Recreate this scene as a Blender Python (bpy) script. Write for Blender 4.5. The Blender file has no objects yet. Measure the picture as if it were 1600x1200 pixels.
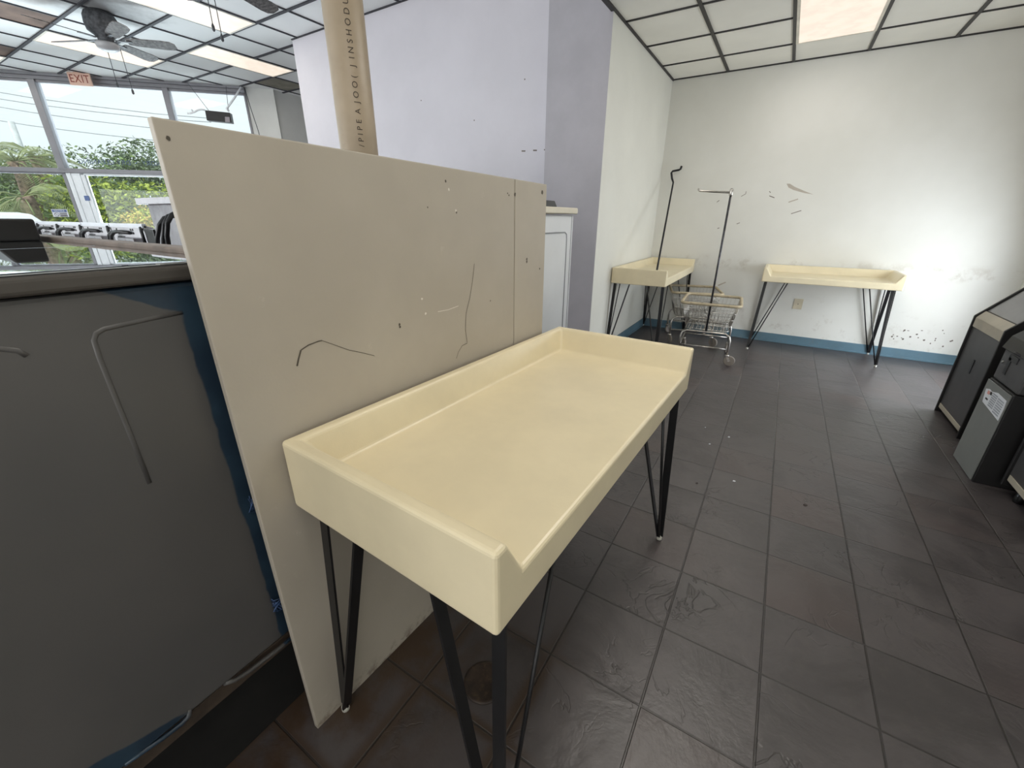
import bpy, bmesh, math, random
from mathutils import Vector, Matrix
random.seed(7)
C = bpy.context.scene.collection
PI = math.pi

# ------------------------------------------------------------------ camera
F, YAW, PITCH, ROLL = 647.75, -0.5541, -0.3808, 0.0052
HC = 1.41
fw = Vector((math.sin(YAW)*math.cos(PITCH), math.cos(YAW)*math.cos(PITCH), math.sin(PITCH)))
rt = Vector((math.cos(YAW), -math.sin(YAW), 0)); up = rt.cross(fw)
r2 = rt*math.cos(ROLL)+up*math.sin(ROLL); u2 = up*math.cos(ROLL)-rt*math.sin(ROLL)
CAM = Vector((0, 0, HC))
cd = bpy.data.cameras.new('camera'); cam = bpy.data.objects.new('camera', cd); C.objects.link(cam)
cd.sensor_width = 36; cd.lens = F/1600*36; cd.clip_start = .02; cd.clip_end = 300
cam.matrix_world = Matrix(((r2.x, u2.x, -fw.x, 0), (r2.y, u2.y, -fw.y, 0), (r2.z, u2.z, -fw.z, HC), (0, 0, 0, 1)))
bpy.context.scene.camera = cam

def ray(u, v): return r2*((u-800)/F)+u2*(-(v-600)/F)+fw
def on(u, v, p0, n):                     # where the sight line of a photo point meets a real surface
    d = ray(u, v); n = Vector(n); k = n.dot(Vector(p0)-CAM)/n.dot(d); return CAM+d*k
def onz(u, v, z): return on(u, v, (0, 0, z), (0, 0, 1))
def onx(u, v, x): return on(u, v, (x, 0, 0), (1, 0, 0))
def ony(u, v, y): return on(u, v, (0, y, 0), (0, 1, 0))

# ------------------------------------------------------------------ materials
def lin(c): return tuple((x/255/12.92 if x/255 <= .04045 else ((x/255+.055)/1.055)**2.4) for x in c)
MATS = {}
class N:
    def __init__(s, name):
        s.m = bpy.data.materials.new(name); s.m.use_nodes = True
        s.t = s.m.node_tree; s.b = s.t.nodes['Principled BSDF']; s.out = s.t.nodes['Material Output']
    def n(s, k, **a):
        x = s.t.nodes.new(k)
        for q, v in a.items(): setattr(x, q, v)
        return x
    def l(s, a, b): s.t.links.new(a, b)
    def val(s, sock, v):
        if hasattr(v, 'links') or isinstance(v, bpy.types.NodeSocket): s.l(v, sock)
        else: sock.default_value = v
    def math(s, op, a, b=0.0, c=None, clamp=False):
        x = s.n('ShaderNodeMath', operation=op, use_clamp=clamp); s.val(x.inputs[0], a); s.val(x.inputs[1], b)
        if c is not None: s.val(x.inputs[2], c)
        return x.outputs[0]
    def obj(s):
        return s.n('ShaderNodeTexCoord').outputs['Object']
    def sep(s, v):
        x = s.n('ShaderNodeSeparateXYZ'); s.l(v, x.inputs[0]); return x.outputs
    def noise(s, scale, detail=3, rough=.5, vec=None, dist=0):
        x = s.n('ShaderNodeTexNoise'); x.inputs['Scale'].default_value = scale; x.inputs['Detail'].default_value = detail
        x.inputs['Roughness'].default_value = rough; x.inputs['Distortion'].default_value = dist
        s.l(vec if vec is not None else s.obj(), x.inputs['Vector']); return x.outputs['Fac']
    def ramp(s, v, a, b):                      # smooth 0..1 between a and b
        x = s.n('ShaderNodeMapRange', interpolation_type='SMOOTHSTEP')
        s.val(x.inputs['Value'], v); x.inputs['From Min'].default_value = a; x.inputs['From Max'].default_value = b
        return x.outputs['Result']
    def mix(s, f, a, b):
        x = s.n('ShaderNodeMix', data_type='RGBA')
        s.val(x.inputs[0], f)
        for sock, v in ((x.inputs[6], a), (x.inputs[7], b)):
            if isinstance(v, tuple): sock.default_value = (*v[:3], 1)
            else: s.l(v, sock)
        return x.outputs[2]
    def bump(s, h, st, d=.002):
        x = s.n('ShaderNodeBump'); x.inputs['Strength'].default_value = st; x.inputs['Distance'].default_value = d
        s.l(h, x.inputs['Height']); s.l(x.outputs[0], s.b.inputs['Normal'])
    def set(s, col=None, rough=None, metal=None, spec=None):
        if col is not None:
            if isinstance(col, tuple): s.b.inputs['Base Color'].default_value = (*col[:3], 1)
            else: s.l(col, s.b.inputs['Base Color'])
        if rough is not None: s.val(s.b.inputs['Roughness'], rough)
        if metal is not None: s.b.inputs['Metallic'].default_value = metal
        if spec is not None: s.b.inputs['Specular IOR Level'].default_value = spec
        return s.m

def M(name, rgb, rough=.5, metal=0, var=.08, scale=6, bump=0, bscale=60, spec=None, dirt=None, dirt_amt=.5):
    """painted / moulded / metal surface with mild procedural variation"""
    if name in MATS: return MATS[name]
    n = N(name); c = lin(rgb)
    f = n.noise(scale, 4, .6)
    d = tuple(x*(1-var*2.2) for x in c); e = tuple(min(1, x*(1+var)) for x in c)
    col = n.mix(n.ramp(f, .25, .75), d, e)
    if dirt:
        g = n.noise(scale*2.3, 6, .7)
        col = n.mix(n.math('MULTIPLY', n.ramp(g, .52, .7), dirt_amt), col, lin(dirt))
    if bump: n.bump(n.noise(bscale, 4, .6), bump)
    MATS[name] = n.set(col, rough, metal, spec); return n.m
def EM(name, rgb, st):
    if name in MATS: return MATS[name]
    n = N(name); f = n.noise(3, 2); c = lin(rgb)
    f = n.noise(7, 3, .5, None, .4); n.l(n.mix(n.ramp(f, .3, .7), tuple(x*.88 for x in c), c), n.b.inputs['Emission Color']); n.b.inputs['Emission Strength'].default_value = st
    n.set((.06, .06, .06), .5); MATS[name] = n.m; return n.m

cream = M('cream_gelcoat', (232, 219, 186), .32, var=.03, scale=5, bump=.12, bscale=220, spec=.5)
black_iron = M('black_iron', (24, 24, 26), .38, var=.2, scale=14)
white_cap = M('white_foot_cap', (200, 198, 188), .5)
chrome = M('worn_chrome', (196, 192, 186), .28, 1, var=.12, scale=40, dirt=(110, 90, 72), dirt_amt=.5)
bumper = M('vinyl_bumper', (190, 176, 148), .5, var=.08, scale=18, dirt=(120, 98, 70))
rubber_grey = M('grey_rubber', (134, 126, 118), .6)
steel_pole = M('steel_pole', (84, 84, 88), .35, .8, var=.2, scale=20)
dark_pole = M('dark_pole', (48, 47, 50), .4, .6, var=.2, scale=20)
cool_white = M('cool_tinted_white', (214, 211, 218), .6, var=.02, scale=2, bump=.05, bscale=90)  # white paint tinted lavender: the cool daylight is put into the colour
grey_pil = M('grey_paint', (176, 173, 180), .6, var=.04, scale=3, bump=.06, bscale=90)
white_paint = M('white_wall_paint', (224, 223, 215), .55, var=.02, scale=1.6, bump=.06, bscale=90)
pale_wall = M('pale_wall_paint', (205, 206, 203), .6, var=.03, scale=2)
scuff = M('scuff_mark', (190, 181, 168), .7); scuff_dark = M('dark_scuff', (112, 104, 95), .7)
blue_base = M('blue_baseboard', (92, 121, 136), .5, var=.08, scale=4, dirt=(120, 116, 108), dirt_amt=.35)
tbar_dark = M('dark_t_bar', (44, 42, 42), .5); tbar_mid = M('grey_t_bar', (62, 62, 68), .8)
tile_r = M('acoustic_tile', (238, 236, 228), .9, var=.03, scale=1.3, bump=.25, bscale=240)
alu = M('window_aluminium', (132, 132, 137), .5, .2, var=.04)
alu_white = M('white_door_frame', (222, 226, 230), .45, .1, var=.03)
black_pl = M('black_plastic', (30, 29, 30), .4, var=.15); hose_m = M('black_hose', (22, 22, 25), .45)
white_en = M('white_enamel', (214, 218, 224), .3, var=.03, scale=3)
cream_lid = M('cream_lid', (214, 208, 192), .35, var=.03)
grey_en = M('light_grey_enamel', (196, 196, 200), .4, var=.06, scale=8, dirt=(120, 112, 108), dirt_amt=.5)
steel_old = M('old_steel', (150, 148, 152), .4, .5, var=.12, scale=9, dirt=(96, 84, 78))
rust_dk = M('dark_corroded_metal', (70, 62, 60), .7, var=.3, scale=30)
brown_bd = M('brown_board', (128, 112, 100), .6, var=.15, scale=9)
concrete_dk = M('dark_plinth', (15, 14, 13), .9, var=.3, scale=6)
plinth_edge = M('plinth_edge', (70, 58, 48), .8, var=.3, scale=10)
cab_blk = M('cabinet_black', (28, 27, 28), .5, var=.15, scale=7)
cab_face = M('cabinet_face', (72, 71, 72), .45, var=.1, scale=5)
cab_grey = M('cabinet_grey_steel', (126, 128, 126), .45, .1, var=.06, scale=3)
beige_st = M('beige_strip', (176, 168, 152), .5, var=.06)
smoke_gl = M('smoky_top_panel', (110, 108, 108), .25, var=.05)
paper = M('paper_label', (214, 216, 222), .6, var=.02); ink_g = M('grey_print', (160, 164, 172), .6)
ink_k = M('black_ink', (32, 30, 30), .6); ink_p = M('pink_print', (214, 150, 140), .6); ink_b = M('blue_print', (92, 112, 160), .6)
pvc = M('pvc_pipe_plastic', (160, 145, 124), .42, var=.07, scale=5, dirt=(140, 120, 100), dirt_amt=.3)
exit_pl = M('exit_plate', (222, 186, 168), .5, var=.05); exit_rd = M('exit_red', (140, 62, 46), .5)
fan_dirty = M('dusty_fan_metal', (84, 86, 90), .6, .2, var=.3, scale=26)
fan_bl = M('dusty_fan_blade', (104, 100, 98), .7, var=.35, scale=30, dirt=(52, 46, 46), dirt_amt=.9)
dome_m = M('fan_dome_glass', (170, 170, 172), .4, var=.06)
fixture = M('fixture_frame', (226, 220, 206), .5)
outlet_m = M('ivory_plate', (206, 196, 172), .4)
leaf_a = M('leaf_green', (112, 136, 76), .6, var=.3, scale=1.5); leaf_b = M('leaf_yellow_green', (174, 190, 74), .6, var=.25, scale=1.5)
leaf_c = M('leaf_grey_green', (124, 142, 112), .6, var=.3, scale=1.5); palm_l = M('palm_frond', (148, 158, 108), .6, var=.25, scale=2)
leaf_y = M('leaf_gold', (214, 190, 90), .6, var=.2, scale=2)
bark = M('bark', (122, 100, 84), .9, var=.3, scale=12, bump=.5, bscale=30)
palm_bark = M('palm_trunk', (150, 128, 112), .9, var=.3, scale=10, bump=.6, bscale=20)
car_w = M('white_car_paint', (236, 238, 240), .25, var=.01); car_gl = M('car_glass', (70, 84, 104), .1); tyre = M('tyre', (28, 28, 28), .8)
asphalt = M('asphalt', (150, 148, 144), .9, var=.12, scale=2); wire_m = M('power_cable', (70, 72, 76), .6); far_wire = M('pale_cable', (150, 158, 164), .7); pale_pole = M('hazed_pole', (206, 212, 214), .9)  # pole colour has the distance haze mixed in; overhead cables kept pale

def glass_mat():
    n = N('window_glass'); t = n.n('ShaderNodeBsdfTransparent'); g = n.n('ShaderNodeBsdfGlossy')
    t.inputs[0].default_value = (.93, .97, .97, 1); g.inputs['Roughness'].default_value = .02
    lw = n.n('ShaderNodeFresnel'); lw.inputs[0].default_value = 1.3
    mx = n.n('ShaderNodeMixShader'); n.l(lw.outputs[0], mx.inputs[0]); n.l(t.outputs[0], mx.inputs[1]); n.l(g.outputs[0], mx.inputs[2])
    n.l(mx.outputs[0], n.out.inputs[0]); return n.m
glass = glass_mat()

def floor_mat():
    n = N('slate_floor_tile'); s = .3124; o = n.obj(); x, y, z = n.sep(o)
    u = n.math('DIVIDE', n.math('ADD', x, .0914+20*s), s); v = n.math('DIVIDE', n.math('SUBTRACT', y, 1.542-20*s), s)
    def edge(a): return n.math('ABSOLUTE', n.math('SUBTRACT', n.math('FRACT', n.math('ADD', a, .5)), .5))
    d = n.math('MINIMUM', edge(u), edge(v))
    grout = n.math('SUBTRACT', 1.0, n.ramp(d, .006, .014))
    cell = n.n('ShaderNodeCombineXYZ'); n.l(n.math('FLOOR', u), cell.inputs[0]); n.l(n.math('FLOOR', v), cell.inputs[1])
    wn = n.n('ShaderNodeTexWhiteNoise'); n.l(cell.outputs[0], wn.inputs['Vector'])
    shift = n.n('ShaderNodeVectorMath', operation='MULTIPLY_ADD'); n.l(wn.outputs['Color'], shift.inputs[0])
    shift.inputs[1].default_value = (9, 9, 9); n.l(o, shift.inputs[2])
    big = n.noise(3.2, 6, .62, shift.outputs[0], .6); fine = n.noise(26, 5, .6, shift.outputs[0])
    ridge = n.math('ABSOLUTE', n.math('SUBTRACT', n.noise(4.5, 4, .55, shift.outputs[0], .9), .5))
    vmask = n.ramp(n.noise(2.4, 3, .5, shift.outputs[0]), .48, .62)
    vein = n.math('MULTIPLY', n.math('SUBTRACT', 1.0, n.ramp(ridge, .0, .016)), vmask)
    base = n.mix(n.ramp(big, .32, .68), lin((64, 60, 61)), lin((82, 77, 78)))
    red = n.math('MULTIPLY', n.ramp(wn.outputs['Value'], .45, .9), n.ramp(n.noise(1.7, 3, .5, shift.outputs[0]), .35, .65))
    base = n.mix(n.math('MULTIPLY', red, .6), base, lin((82, 70, 68)))
    base = n.mix(n.math('MULTIPLY', vein, .5), base, lin((44, 40, 38)))
    base = n.mix(n.math('MULTIPLY', n.ramp(fine, .5, .75), .25), base, lin((90, 84, 81)))
    # rust-brown water stain spreading from the foot of the boards
    w = n.noise(5, 5, .6)
    dx = n.math('ADD', x, n.math('MULTIPLY', w, .35)); prox = n.ramp(dx, -.28, -.55)
    py = n.math('MULTIPLY', n.ramp(y, 1.15, .75), n.ramp(y, -.4, .1))
    stain = n.math('MULTIPLY', n.math('MULTIPLY', prox, py), n.ramp(w, .40, .62))
    gx = n.ramp(edge(u), .15, .03); streak = n.math('MULTIPLY', n.math('MULTIPLY', n.math('MAXIMUM', gx, n.ramp(edge(v), .10, .02)), n.ramp(x, -.25, -.4)), py)
    stain = n.math('MAXIMUM', stain, n.math('MULTIPLY', streak, .8))
    base = n.mix(n.math('MULTIPLY', stain, .95), base, lin((64, 48, 35)))
    gcol = n.mix(n.ramp(n.noise(.9, 2), .45, .6), lin((44, 40, 37)), lin((104, 98, 93)))
    gcol = n.mix(n.ramp(y, 2.2, 4.2), lin((42, 38, 36)), gcol)
    col = n.mix(n.math('MULTIPLY', grout, .85), base, gcol)
    h = n.math('ADD', n.math('MULTIPLY', n.ramp(big, .35, .62), .4), n.math('MULTIPLY', fine, .2))
    h = n.math('SUBTRACT', h, n.math('MULTIPLY', vein, .25)); h = n.math('SUBTRACT', h, n.math('MULTIPLY', grout, .5))
    n.bump(h, .7, .006)
    n.set(col, n.math('ADD', .27, n.math('MULTIPLY', big, .2)), 0, .65); return n.m

def back_wall_mat():
    n = N('back_wall_paint'); o = n.obj(); x, y, z = n.sep(o)
    f = n.noise(1.1, 4, .6); col = n.mix(n.ramp(f, .3, .7), lin((216, 215, 208)), lin((224, 223, 217)))
    g = n.noise(9, 6, .7)
    low = n.math('MULTIPLY', n.ramp(g, .55, .72), n.ramp(z, .75, .2)); col = n.mix(n.math('MULTIPLY', low, .35), col, lin((170, 160, 146)))
    band = n.math('MULTIPLY', n.ramp(z, .80, .88), n.ramp(z, 1.02, .93)); band = n.math('MULTIPLY', band, n.ramp(n.noise(5, 5, .7), .5, .66))
    col = n.mix(n.math('MULTIPLY', band, .4), col, lin((172, 162, 146)))
    n.bump(n.noise(80, 4), .07); n.set(col, .55); return n.m

def board_mat():
    n = N('partition_paint'); o = n.obj(); x, y, z = n.sep(o)
    col = n.mix(n.ramp(n.noise(2.2, 4, .6), .3, .7), lin((170, 162, 149)), lin((178, 170, 157)))
    sm = n.noise(14, 6, .75); col = n.mix(n.math('MULTIPLY', n.ramp(sm, .62, .8), .3), col, lin((206, 200, 188)))
    low = n.math('MULTIPLY', n.ramp(z, .07, .0), n.ramp(n.noise(22, 5, .7), .45, .65)); col = n.mix(n.math('MULTIPLY', low, .6), col, lin((82, 62, 46)))
    n.bump(n.noise(160, 3), .08); n.set(col, .5); return n.m

def left_ceiling_mat():
    n = N('dusty_ceiling_tile'); o = n.obj(); x, y, z = n.sep(o)
    col = n.mix(n.ramp(n.noise(1.4, 3), .3, .7), lin((234, 236, 236)), lin((240, 241, 240)))
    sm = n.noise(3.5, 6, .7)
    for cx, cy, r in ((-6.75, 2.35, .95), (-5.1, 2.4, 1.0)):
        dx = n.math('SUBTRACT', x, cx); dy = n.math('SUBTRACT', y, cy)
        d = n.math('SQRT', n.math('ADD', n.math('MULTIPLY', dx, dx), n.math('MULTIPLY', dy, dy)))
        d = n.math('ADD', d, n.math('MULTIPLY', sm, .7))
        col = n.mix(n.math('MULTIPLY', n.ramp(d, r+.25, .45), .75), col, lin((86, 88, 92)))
    n.bump(n.noise(240, 3), .2); n.set(col, .9); return n.m

def washer_side_mat():
    n = N('worn_grey_over_blue'); o = n.obj(); x, y, z = n.sep(o)
    w = n.noise(5, 3); w2 = n.math('MULTIPLY', n.math('SUBTRACT', w, .5), .16)
    w2 = n.math('MULTIPLY', n.math('SUBTRACT', n.noise(14, 3), .5), .02)
    edge = n.math('ADD', n.math('ADD', y, w2), n.math('MULTIPLY', n.math('SUBTRACT', z, .8), .016))
    blue = n.ramp(edge, .338, .344)
    top = n.math('ADD', n.math('ADD', z, w2), n.math('MULTIPLY', n.math('SUBTRACT', y, .243), .55))
    blue = n.math('MAXIMUM', blue, n.ramp(top, 1.287, 1.291))
    low = n.math('ADD', n.math('ADD', z, w2), n.math('MULTIPLY', y, .35)); blue = n.math('MAXIMUM', blue, n.math('MULTIPLY', n.ramp(low, .392, .386), n.ramp(y, .14, .10)))
    col = n.mix(n.ramp(n.noise(2, 4), .3, .7), lin((80, 79, 79)), lin((88, 86, 85)))
    scr = n.ramp(n.noise(60, 6, .8), .66, .74); col = n.mix(n.math('MULTIPLY', scr, .18), col, lin((150, 150, 150)))
    bl = n.mix(n.ramp(n.noise(9, 4), .4, .7), lin((34, 50, 66)), lin((44, 64, 80)))
    col = n.mix(blue, col, bl)
    n.bump(n.noise(120, 3), .05); n.set(col, .34); return n.m

def gloss_top_mat():
    n = N('glossy_steel_top'); col = n.mix(n.ramp(n.noise(6, 4), .3, .7), lin((198, 204, 212)), lin((210, 216, 222)))
    n.bump(n.noise(2.2, 2), .03, .006); n.set(col, .015, 1); return n.m
floor_m, backwall_m, board_m, lceil_m = floor_mat(), back_wall_mat(), board_mat(), left_ceiling_mat()
wside_m, wtop_m = washer_side_mat(), gloss_top_mat()

# ------------------------------------------------------------------ mesh builder
class MB:
    def __init__(s): s.bm = bmesh.new(); s.mi = 0; s.mats = []
    def use(s, m):
        if m not in s.mats: s.mats.append(m)
        s.mi = s.mats.index(m); return s
    def _f(s, vs):
        try: f = s.bm.faces.new(vs); f.material_index = s.mi; return f
        except ValueError: return None
    def poly(s, pts): return s._f([s.bm.verts.new(p) for p in pts])
    def hexa(s, p):                       # 8 corners: bottom ring, top ring
        v = [s.bm.verts.new(q) for q in p]
        for a in ((3, 2, 1, 0), (4, 5, 6, 7), (0, 1, 5, 4), (1, 2, 6, 5), (2, 3, 7, 6), (3, 0, 4, 7)): s._f([v[i] for i in a])
        return s
    def box(s, x0, x1, y0, y1, z0, z1):
        return s.hexa([(x0, y0, z0), (x1, y0, z0), (x1, y1, z0), (x0, y1, z0), (x0, y0, z1), (x1, y0, z1), (x1, y1, z1), (x0, y1, z1)])
    def prism(s, ring, off):              # polygon ring swept by a vector
        off = Vector(off); a = [s.bm.verts.new(p) for p in ring]; b = [s.bm.verts.new(Vector(p)+off) for p in ring]
        s._f(a[::-1]); s._f(b); n = len(a)
        for i in range(n): s._f([a[i], a[(i+1) % n], b[(i+1) % n], b[i]])
        return s
    def bar(s, p, q, w, t, side):         # flat bar from p to q, width w along side
        p, q = Vector(p), Vector(q); d = (q-p).normalized(); a = Vector(side); a = (a-d*a.dot(d)).normalized(); b = d.cross(a)
        r = [a*(i*w/2)+b*(j*t/2) for i, j in ((-1, -1), (1, -1), (1, 1), (-1, 1))]
        return s.hexa([p+x for x in r]+[q+x for x in r])
    def tube(s, pts, r, n=8, closed=False, cap=True):
        pts = [Vector(p) for p in pts]; m = len(pts); rings = []
        prev = None
        for i, p in enumerate(pts):
            if closed: d = (pts[(i+1) % m]-pts[i-1]).normalized()
            else: d = (pts[min(i+1, m-1)]-pts[max(i-1, 0)]).normalized()
            if prev is None:
                a = Vector((0, 0, 1)) if abs(d.z) < .9 else Vector((1, 0, 0))
            else: a = prev
            a = (a-d*a.dot(d)).normalized(); prev = a; b = d.cross(a)
            rr = r[i] if isinstance(r, (list, tuple)) else r
            rings.append([s.bm.verts.new(p+a*(rr*math.cos(2*PI*k/n))+b*(rr*math.sin(2*PI*k/n))) for k in range(n)])
        for i in range(m if closed else m-1):
            A, B = rings[i], rings[(i+1) % m]
            for k in range(n):
                f = s._f([A[k], A[(k+1) % n], B[(k+1) % n], B[k]])
                if f: f.smooth = True
        if cap and not closed: s._f(rings[0][::-1]); s._f(rings[-1])
        return s
    def lathe(s, prof, c, n=24, axis='z', smooth=True):   # prof = [(radius, height)...]
        c = Vector(c); rings = []
        for r, h in prof:
            ring = []
            for k in range(n):
                a = 2*PI*k/n; u, v = r*math.cos(a), r*math.sin(a)
                o = {'z': (u, v, h), 'x': (h, u, v), 'y': (u, h, v)}[axis]; ring.append(s.bm.verts.new(c+Vector(o)))
            rings.append(ring)
        for A, B in zip(rings, rings[1:]):
            for k in range(n):
                f = s._f([A[k], A[(k+1) % n], B[(k+1) % n], B[k]])
                if f: f.smooth = smooth
        s._f(rings[0][::-1]); s._f(rings[-1]); return s
    def build(s, name, m=None, parent=None, bevel=0, seg=2, loc=None):
        if not s.mats: s.mats = [m]
        elif m is not None and m not in s.mats: s.mats[0] = s.mats[0]
        bmesh.ops.recalc_face_normals(s.bm, faces=[f for f in s.bm.faces if f.is_valid])
        me = bpy.data.meshes.new(name); s.bm.to_mesh(me); s.bm.free()
        for x in s.mats: me.materials.append(x)
        o = bpy.data.objects.new(name, me); C.objects.link(o)
        if parent is not None: o.parent = parent
        if loc is not None: o.location = loc
        if bevel:
            b = o.modifiers.new('bevel', 'BEVEL'); b.width = bevel; b.segments = seg; b.limit_method = 'ANGLE'; b.angle_limit = math.radians(35)
        return o
def mb(m): return MB().use(m)
def tag(o, label=None, cat=None, group=None, kind=None):
    for k, v in (('label', label), ('category', cat), ('group', group), ('kind', kind)):
        if v: o[k] = v
    return o
def struct(o): o['kind'] = 'structure'; return o
def thing(name, label, cat, loc=(0, 0, 0), rz=0, group=None):
    o = bpy.data.objects.new(name, None); C.objects.link(o); o.location = loc; o.rotation_euler = (0, 0, rz); o.empty_display_size = .1
    return tag(o, label, cat, group)
def text_mesh(body, size, m, name, parent=None, matrix=None, depth=.0006, squeeze=1.0):
    cu = bpy.data.curves.new(name, 'FONT'); cu.body = body; cu.size = size; cu.extrude = depth; cu.align_x = 'CENTER'; cu.align_y = 'CENTER'; cu.space_character = 1.05
    t = bpy.data.objects.new(name+'_tmp', cu); C.objects.link(t)
    dg = bpy.context.evaluated_depsgraph_get(); me = bpy.data.meshes.new_from_object(t.evaluated_get(dg))
    bpy.data.objects.remove(t); me.materials.clear(); me.materials.append(m)
    if squeeze != 1: me.transform(Matrix.Diagonal((squeeze, 1, 1, 1)))
    if matrix is not None: me.transform(matrix)
    o = bpy.data.objects.new(name, me); C.objects.link(o)
    if parent is not None: o.parent = parent
    return o
def frame(origin, ex, ey):
    ex, ey = Vector(ex).normalized(), Vector(ey).normalized(); ez = ex.cross(ey); o = Vector(origin)
    return Matrix(((ex.x, ey.x, ez.x, o.x), (ex.y, ey.y, ez.y, o.y), (ex.z, ey.z, ez.z, o.z), (0, 0, 0, 1)))
def ribbon(b, pts, w, n):                 # thin painted-on line lying on a surface with normal n
    pts = [Vector(p) for p in pts]; n = Vector(n).normalized()
    for i in range(len(pts)-1):
        d = (pts[i+1]-pts[i]).normalized(); s = d.cross(n).normalized()*(w/2)
        b.poly([pts[i]-s+n*.0006, pts[i+1]-s+n*.0006, pts[i+1]+s+n*.0006, pts[i]+s+n*.0006])
def blot(b, c, a, e, r1, r2, n, k=9):     # irregular flat mark
    c, a, e, n = Vector(c), Vector(a).normalized(), Vector(e).normalized(), Vector(n)
    b.poly([c+n*.0006+a*(r1*math.cos(2*PI*i/k)*random.uniform(.7, 1.1))+e*(r2*math.sin(2*PI*i/k)*random.uniform(.7, 1.1)) for i in range(k)])

# ------------------------------------------------------------------ setting
LX, RX, BY, FY = -1.482, 1.99, 5.937, -3.0       # right room: left wall, right wall, back wall, wall behind the camera
HZ, HL = 2.923, 3.543                            # ceilings of the two rooms
PY, PX = 4.13, -5.93                             # middle wall plane and its free end
WA = Vector((-11.1, 2.46, 0)); WT = Vector((.694, .72, 0)).normalized(); WN = Vector((-WT.y, WT.x, 0))   # window wall
def ws(s, z, off=0): p = WA+WT*s+WN*off; return Vector((p.x, p.y, z))
def onw(u, v, off=0): return on(u, v, WA+WN*off, WN)
FX0 = -16.4
struct(mb(floor_m).box(FX0-.6, RX+.2, FY-.2, 7.7, -.12, 0).build('floor'))
b = mb(tile_r); b.box(LX-.02, RX+.15, FY-.15, BY+.15, HZ, HZ+.06); struct(b.build('ceiling'))
stained = M('stained_tile', (120, 98, 86), .9, var=.2, scale=3); greyst = M('grey_stained_tile', (140, 136, 124), .9, var=.15, scale=4)
YW = lambda x: 5.25+(x+8.41)*.72/.694
def poly_slab(pts, z0, z1, b): b.prism([(x, y, z0) for x, y in pts], (0, 0, z1-z0))
b = mb(lceil_m); poly_slab([(LX-.02, FY-.15), (LX-.02, PY+.1), (PX, PY+.1), (PX, 7.6), (-8.45, 7.6), (-8.45, 5.25), (FX0, YW(FX0)), (FX0, FY-.15)], HL, HL+.06, b)
rows = lambda k: -5.20-.609*k
cols = lambda j: 2.36+.627*j
def stain_cell(x0, x1, y0, y1): b.poly([(x0, y0, HL-.001), (x1, y0, HL-.001), (x1, y1, HL-.001), (x0, y1, HL-.001)])
b.use(stained); stain_cell(rows(5), rows(4), cols(-2), cols(0)); stain_cell(rows(8), rows(7), cols(-2), cols(0))
b.use(greyst); stain_cell(rows(5)+.02, rows(4)-.02, cols(4), cols(5))
struct(b.build('ceiling'))
# suspended-ceiling bars, right room
b = mb(tbar_dark); z0, z1 = HZ-.012, HZ+.004
for k in range(-1, 6):
    x = -.894+.61*k
    if x < RX-.02: b.box(max(x-.013, LX), x+.013, FY, BY, z0, z1)
b.box(LX-.02, LX+.016, FY, 3.868, z0-.004, z1); b.box(LX, LX+.016, 3.868, BY, z0-.004, z1); b.box(LX, RX, BY-.012, BY, z0, z1); b.box(RX-.012, RX, FY, BY, z0, z1)
for k in range(0, 14):
    y = 5.388-.627*k; b.box(LX, RX, y-.006, y+.006, z0+.001, z1)
struct(b.build('trim_1'))
b = mb(tbar_mid); z0, z1 = HL-.012, HL+.004
for k in range(-6, 18):
    x = rows(k)
    ye = PY if x > PX else (7.5 if x > -8.41 else YW(x))
    b.box(x-.010, x+.010, FY, ye, z0, z1)
for j in range(-8, 9):
    y = cols(j); x0 = max(FX0, -8.41 if y > 5.25 else -8.41+(y-5.25)*.694/.72); x1 = LX if y < PY else PX
    b.box(x0, x1, y-.016, y+.016, z0-.001, z1)
b.box(PX, LX, PY-.016, PY, z0, z1); struct(b.build('trim_2'))
# walls
b = mb(backwall_m); b.box(LX-.15, RX+.15, BY, BY+.12, 0, HZ+.05)
b.use(scuff); nY = (0, -1, 0)
def bw(u, v): return ony(u, v, BY)
b.poly([bw(*q)+Vector((0, -.0006, 0)) for q in ((1229, 287), (1234, 287), (1242, 292), (1256, 298), (1271, 304), (1256, 301.5), (1240, 297), (1232, 293))])
ribbon(b, [bw(1232, 316), bw(1247, 311)], .012, nY)
b.use(scuff_dark)
for p, q, w in (((1236, 334), (1252, 329), .011), ((1158, 307), (1165, 303), .008), ((1165, 303), (1166, 299), .008), ((1202, 306), (1210, 309), .012), ((1202, 299), (1204, 301), .01),
                ((1120, 316), (1124, 313), .01), ((1121, 357), (1124, 356), .012), ((1151, 350), (1156, 348), .01)):
    ribbon(b, [bw(*p), bw(*q)], w*.7, nY)
b.use(scuff); ribbon(b, [bw(1122, 446), bw(1134, 441)], .015, nY)
b.use(scuff_dark)
for _ in range(26):
    u, v = random.uniform(1385, 1490), random.uniform(512, 543)
    if v < 527+(u-1360)*.16: p = bw(u, v); blot(b, p, (1, 0, 0), (0, 0, 1), random.uniform(.004, .016), random.uniform(.004, .012), Vector(nY))
struct(b.build('wall_back'))
struct(mb(white_paint).box(LX-.12, LX, 3.8715, BY, 0, HZ+.05).build('wall_left'))
b = mb(grey_pil); b.box(-2.05, LX-.002, 3.87, 4.05, 0, HL); struct(b.build('wall_pillar'))
b = mb(cool_white); b.box(PX, -1.6, PY, PY+.12, 0, HL+.03); b.box(PX, PX+.12, PY+.05, 7.6, 0, HL+.03)
b.use(scuff_dark)
for u, v in ((818, 236), (836, 235), (853, 234)): ribbon(b, [ony(u-3, v, PY), ony(u+3, v, PY)], .012, nY)
for u, v in ((658, 157), (741, 188), (820, 124)): blot(b, ony(u, v, PY), (1, 0, 0), (0, 0, 1), .008, .008, Vector(nY))
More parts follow.
